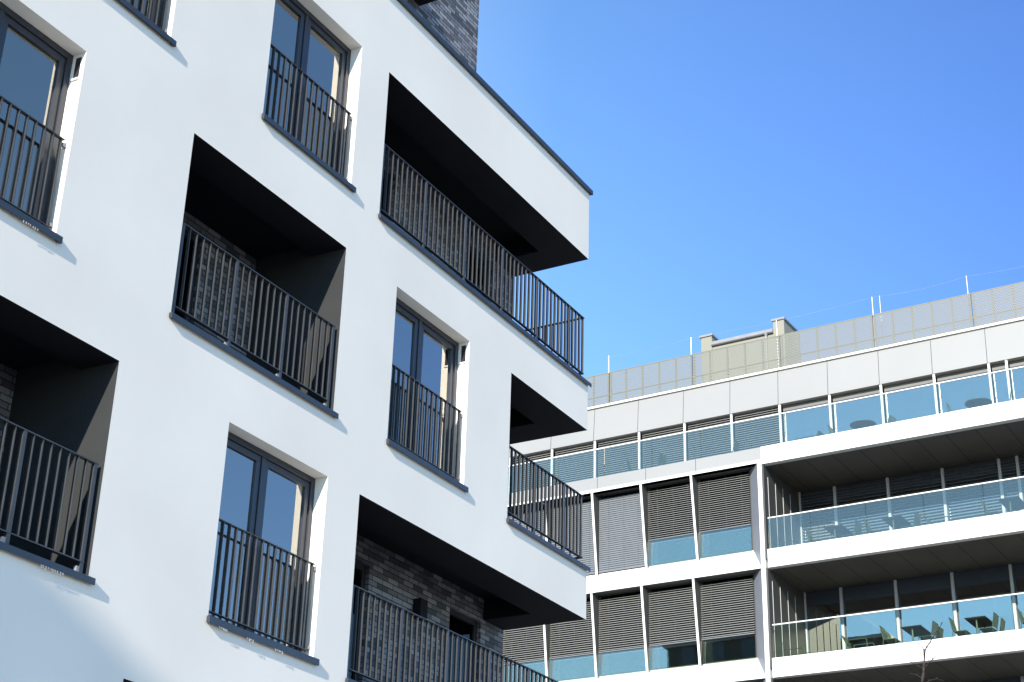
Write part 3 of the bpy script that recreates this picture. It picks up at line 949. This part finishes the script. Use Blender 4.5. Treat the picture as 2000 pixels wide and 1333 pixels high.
def lounge_proto():
    """low armchair facing local +x"""
    r = empty('lounge_chair')
    f = MB(); R = 0.014
    for s in (-1, 1):
        y = 0.32 * s
        f.path([(0.34, y, 0.0), (0.34, y, 0.56), (0.31, y, 0.60), (-0.30, y, 0.60), (-0.34, y, 0.0)], R, 6)
    f.tube((0.32, -0.32, 0.33), (0.32, 0.32, 0.33), R, n=6)
    f.tube((-0.32, -0.32, 0.60), (-0.32, 0.32, 0.60), R, n=6)
    f.build('frame', M['green'], r)
    s = MB()
    for i in range(10):
        t = i / 10; x = -0.22 + 0.56 * t; z = 0.24 + 0.11 * t
        s.box(x - 0.022, x + 0.022, -0.29, 0.29, z, z + 0.01)
    s.build('seat', M['green'], r)
    b = MB()
    for i in range(8):
        y = -0.25 + 0.0714 * i
        b.hexa([(-0.22, y - 0.025, 0.26), (-0.22, y + 0.025, 0.26), (-0.23, y + 0.025, 0.26), (-0.23, y - 0.025, 0.26),
                (-0.47, y - 0.025, 0.78), (-0.47, y + 0.025, 0.78), (-0.48, y + 0.025, 0.78), (-0.48, y - 0.025, 0.78)])
    b.tube((-0.475, -0.29, 0.78), (-0.475, 0.29, 0.78), 0.012, n=6)
    b.build('backrest', M['green'], r)
    return r
def table_proto():
    r = empty('bistro_table')
    MB().box(-0.315, 0.315, -0.60, 0.60, 0.725, 0.745).build('tabletop', M['table'], r, bevel=0.004)
    l = MB()
    l.tube((0, -0.42, 0.0), (0, -0.42, 0.722), 0.03, n=10)
    l.box(-0.25, 0.25, -0.46, -0.38, 0.0, 0.02)
    l.build('leg', M['green'], r)
    l = MB()
    l.tube((0, 0.42, 0.0), (0, 0.42, 0.722), 0.03, n=10)
    l.box(-0.25, 0.25, 0.38, 0.46, 0.0, 0.02)
    l.build('leg', M['green'], r)
    return r
def round_proto():
    r = empty('round_table')
    m = MB(); n = 40
    m.tube((0, 0, 0.72), (0, 0, 0.74), 0.42, n=n)
    m.build('tabletop', M['grey_top'], r)
    l = MB(); l.tube((0, 0, 0.02), (0, 0, 0.72), 0.03, n=12); l.tube((0, 0, 0.0), (0, 0, 0.02), 0.24, n=24)
    l.build('pedestal', M['green'], r)
    return r

used = {}
def put(kind, u, w, fl, ang, label, cat, group):
    pr = protos[kind]
    if kind in used: o = copy_tree(pr)
    else: o = pr; used[kind] = 1
    place(o, u, w, fl, math.radians(ang))
    tag(o, label, cat, group)
protos = dict(chair=chair_proto(), lounge=lounge_proto(), table=table_proto(), round=round_proto())
F1, F2, F3 = 21.361, 17.871, 14.371
GT = 'slatted dining tables on the office balconies'; GC = 'green slatted chairs on the office balconies'
GL = 'low green armchairs on the office balconies'; GR = 'round tables on the top office terrace'
B_ = 'lowest balcony in view'; Mi = 'middle balcony'; T_ = 'top terrace'
put('table', 4.22, 1.30, F3, 0, 'dark tabletop on the lowest office balcony, above the bare twigs', 'table', GT)
put('table', 6.21, 1.16, F3, 0, 'dark tabletop on the lowest office balcony, right of the bare twigs', 'table', GT)
put('table', 8.25, 1.25, F3, 0, 'table on the lowest office balcony at the right edge of the photo', 'table', GT)
put('chair', 3.55, 0.95, F3, 0, 'green chair left of the dark table above the twigs, nearest the glass', 'chair', GC)
put('chair', 3.50, 1.62, F3, 4, 'green chair left of the dark table above the twigs, farther in', 'chair', GC)
put('chair', 4.60, 1.08, F3, 180, 'green chair right of the dark table above the twigs, nearest the glass', 'chair', GC)
put('chair', 4.55, 1.72, F3, 176, 'green chair right of the dark table above the twigs, farther in', 'chair', GC)
put('chair', 5.68, 0.98, F3, 0, 'green chair left of the lowest balcony\'s right dark table, facing it', 'chair', GC)
put('chair', 6.46, 0.99, F3, 180, 'green chair pushed under the right side of the right dark table', 'chair', GC)
put('chair', 6.48, 1.63, F3, 183, 'green chair behind the one pushed under the right dark table', 'chair', GC)
put('chair', 7.72, 0.90, F3, 0, 'green chair on the lowest balcony cut by the right edge of the photo', 'chair', GC)
put('lounge', 0.28, 1.50, F3, 0, 'low green armchair in the left corner of the lowest balcony', 'armchair', GL)
put('lounge', 2.42, 1.25, F3, 0, 'low green armchair left of the lowest balcony\'s first dark table', 'armchair', GL)
put('table', 1.98, 1.28, F2, 0, 'table behind the greenish glass, leftmost on the middle balcony', 'table', GT)
put('table', 3.90, 1.28, F2, 0, 'table behind the greenish glass, second from left on the middle balcony', 'table', GT)
put('table', 7.55, 1.20, F2, 0, 'table behind glass at the right end of the middle balcony', 'table', GT)
put('chair', 1.30, 1.05, F2, 0, 'chair left of the leftmost table on the middle balcony', 'chair', GC)
put('chair', 2.45, 1.05, F2, 176, 'chair right of the leftmost table on the middle balcony', 'chair', GC)
put('chair', 3.25, 1.05, F2, 0, 'chair left of the second table on the middle balcony', 'chair', GC)
put('chair', 4.35, 1.10, F2, 178, 'chair right of the second table on the middle balcony', 'chair', GC)
put('lounge', 5.25, 1.35, F2, 0, 'low armchair in the middle of the middle balcony', 'armchair', GL)
put('chair', 6.98, 1.00, F2, 0, 'chair left of the right end table on the middle balcony', 'chair', GC)
put('lounge', 0.35, 1.45, F2, 0, 'low armchair in the left corner of the middle balcony', 'armchair', GL)
put('round', 3.01, 1.28, F1, 0, 'left round grey table on the top terrace', 'table', GR)
put('round', 6.80, 1.27, F1, 0, 'right round grey table on the top terrace', 'table', GR)
put('chair', 2.17, 1.27, F1, 0, 'chair left of the left round table on the top terrace', 'chair', GC)
put('chair', 3.70, 1.45, F1, 170, 'chair right of the left round table on the top terrace', 'chair', GC)
put('chair', 6.12, 1.30, F1, 0, 'chair left of the right round table on the top terrace', 'chair', GC)
put('chair', 7.55, 1.22, F1, 196, 'chair right of the right round table on the top terrace', 'chair', GC)
put('lounge', 1.05, 1.45, F1, 180, 'low armchair at the first clear pane of the top terrace', 'armchair', GL)
put('chair', -5.15, 1.0, F1, 10, 'chair behind the terrace glass in front of blinds, leftmost', 'chair', GC)
put('chair', -4.35, 1.0, F1, 176, 'chair behind the terrace glass facing the leftmost one', 'chair', GC)
put('chair', -1.60, 1.0, F1, 185, 'chair behind the terrace glass in front of the last blinds', 'chair', GC)

# ================================================================ bare young tree in front of the office block
def pix(u, v, dist):
    """world point seen at photo pixel (u, v), at a horizontal distance from the camera"""
    d = fw * 3175.63 + r2 * (u - 1000) + u2 * (666.5 - v)
    return CAM + d * (dist / math.hypot(d.x, d.y))
D = 24.0
top = pix(1801, 1333, D)
root = Vector((top.x - 0.15, top.y + 0.1, 0.0))
tree = empty('bare_tree', root)
tag(tree, 'thin bare twigs of a young tree top in front of the lowest office balcony', 'tree')
def loc(p): return tuple(Vector(p) - root)
tk = MB()
base = [root, root + Vector((0.05, -0.04, 2.2)), root + Vector((0.02, 0.05, 4.2)), root.lerp(top, 0.78) + Vector((0.05, 0, 0)), top]
rad = [0.085, 0.07, 0.05, 0.032, 0.020]
for i in range(4): tk.tube(loc(base[i]), loc(base[i + 1]), rad[i], rad[i + 1], 10)
seq = [(1801, 1333), (1803.5, 1315), (1804, 1304), (1805, 1290)]
for i in range(3): tk.tube(loc(pix(*seq[i], D)), loc(pix(*seq[i + 1], D)), 0.020 - 0.003 * i, 0.017 - 0.003 * i, 8)
tk.build('trunk', M['bark'], tree, smooth=True)
def branch(pts, r0, r1, dd=0.0):
    m = MB(); n = len(pts)
    ps = [pix(u, v, D + dd * i / (n - 1)) for i, (u, v) in enumerate(pts)]
    for i in range(n - 1):
        a = r0 + (r1 - r0) * i / (n - 1); b = r0 + (r1 - r0) * (i + 1) / (n - 1)
        m.tube(loc(ps[i]), loc(ps[i + 1]), a, b, 6)
        if i > 0:                                   # buds at the knuckles
            q = ps[i] + Vector((random.uniform(-.02, .02), random.uniform(-.02, .02), 0.025))
            m.tube(loc(ps[i]), loc(q), b * 1.5, b * 0.7, 6)
    m.tube(loc(ps[-1] - (ps[-1] - ps[-2]).normalized() * 0.015), loc(ps[-1] + (ps[-1] - ps[-2]).normalized() * 0.015), r1 * 2.0, r1 * 1.2, 6)
    m.build('branch', M['bark'], tree)
branch([(1805, 1290), (1804.6, 1280), (1804, 1270), (1800.5, 1263), (1795, 1258), (1790.5, 1254.6)], 0.010, 0.004, 0.3)
branch([(1805, 1290), (1806, 1281), (1807, 1271), (1809, 1265), (1814.6, 1258), (1820, 1249), (1827, 1237), (1835, 1227), (1839.7, 1217)], 0.011, 0.005, -0.5)
branch([(1808, 1267), (1812, 1266), (1817, 1262)], 0.005, 0.003, 0.2)
branch([(1804, 1305), (1809, 1301), (1815, 1294), (1823, 1287), (1828, 1282), (1834, 1277)], 0.008, 0.004, 0.5)
branch([(1803.5, 1306), (1794, 1302), (1782, 1295), (1772, 1289)], 0.007, 0.003, -0.3)
branch([(1801, 1325), (1790, 1318), (1778, 1316)], 0.006, 0.003, 0.4)
branch([(1801, 1340), (1815, 1330), (1830, 1326), (1842, 1330)], 0.007, 0.003, 0.6)
for i in range(9):
    t = 0.45 + 0.05 * i
    p = root.lerp(top, t); an = i * 2.3
    m = MB(); L = 0.9 - 0.04 * i
    e1 = p + Vector((math.cos(an) * L * 0.5, math.sin(an) * L * 0.5, L * 0.35)); e2 = e1 + Vector((math.cos(an) * L * 0.25, math.sin(an) * L * 0.3, L * 0.32))
    if e2.z > top.z - 0.35: e2.z = top.z - 0.4; e1.z = min(e1.z, e2.z - 0.1)
    m.tube(loc(p), loc(e1), 0.014, 0.009, 6); m.tube(loc(e1), loc(e2), 0.009, 0.004, 6)
    m.build('branch', M['bark'], tree)

# ================================================================ block across the street, behind the camera (shades the foot of the white wall)
nb = empty('neighbour_building', (-57.3, -8.35, 0))
tag(nb, 'plain ochre block across the street behind the viewpoint', 'building')
m = MB(); m.box(-16, 0, 0, 34, 0, 24.7); m.build('wall', M['stucco'], nb)
m = MB(); m.box(-16.3, 0.3, -0.3, 34.3, 24.701, 24.9); m.build('roof', M['zinc'], nb)
for fl in range(7):
    for c_ in range(9):
        y = 2.0 + 3.6 * c_; z = 2.2 + 3.4 * fl
        m = MB(); m.box(0.002, 0.05, y, y + 1.5, z, min(z + 1.8, 24.4)); m.build('window', M['frame'], nb)

tb = empty('tower_block', (-57.3, 36.5, 0))
tag(tb, 'tall dark slab block farther along behind the viewpoint, seen only mirrored in office glass', 'building')
m = MB(); m.box(-14, 0, 0, 19, 0, 40.3); m.build('wall', M['darkwall'], tb)
m = MB(); m.box(-14.3, 0.3, -0.3, 19.3, 40.301, 40.6); m.build('roof', M['zinc'], tb)
for fl in range(12):
    for c_ in range(6):
        y = 1.2 + 3.0 * c_; z = 2.2 + 3.3 * fl
        m = MB(); m.box(0.002, 0.05, y, y + 1.3, z, z + 1.7); m.build('window', M['frame'], tb)
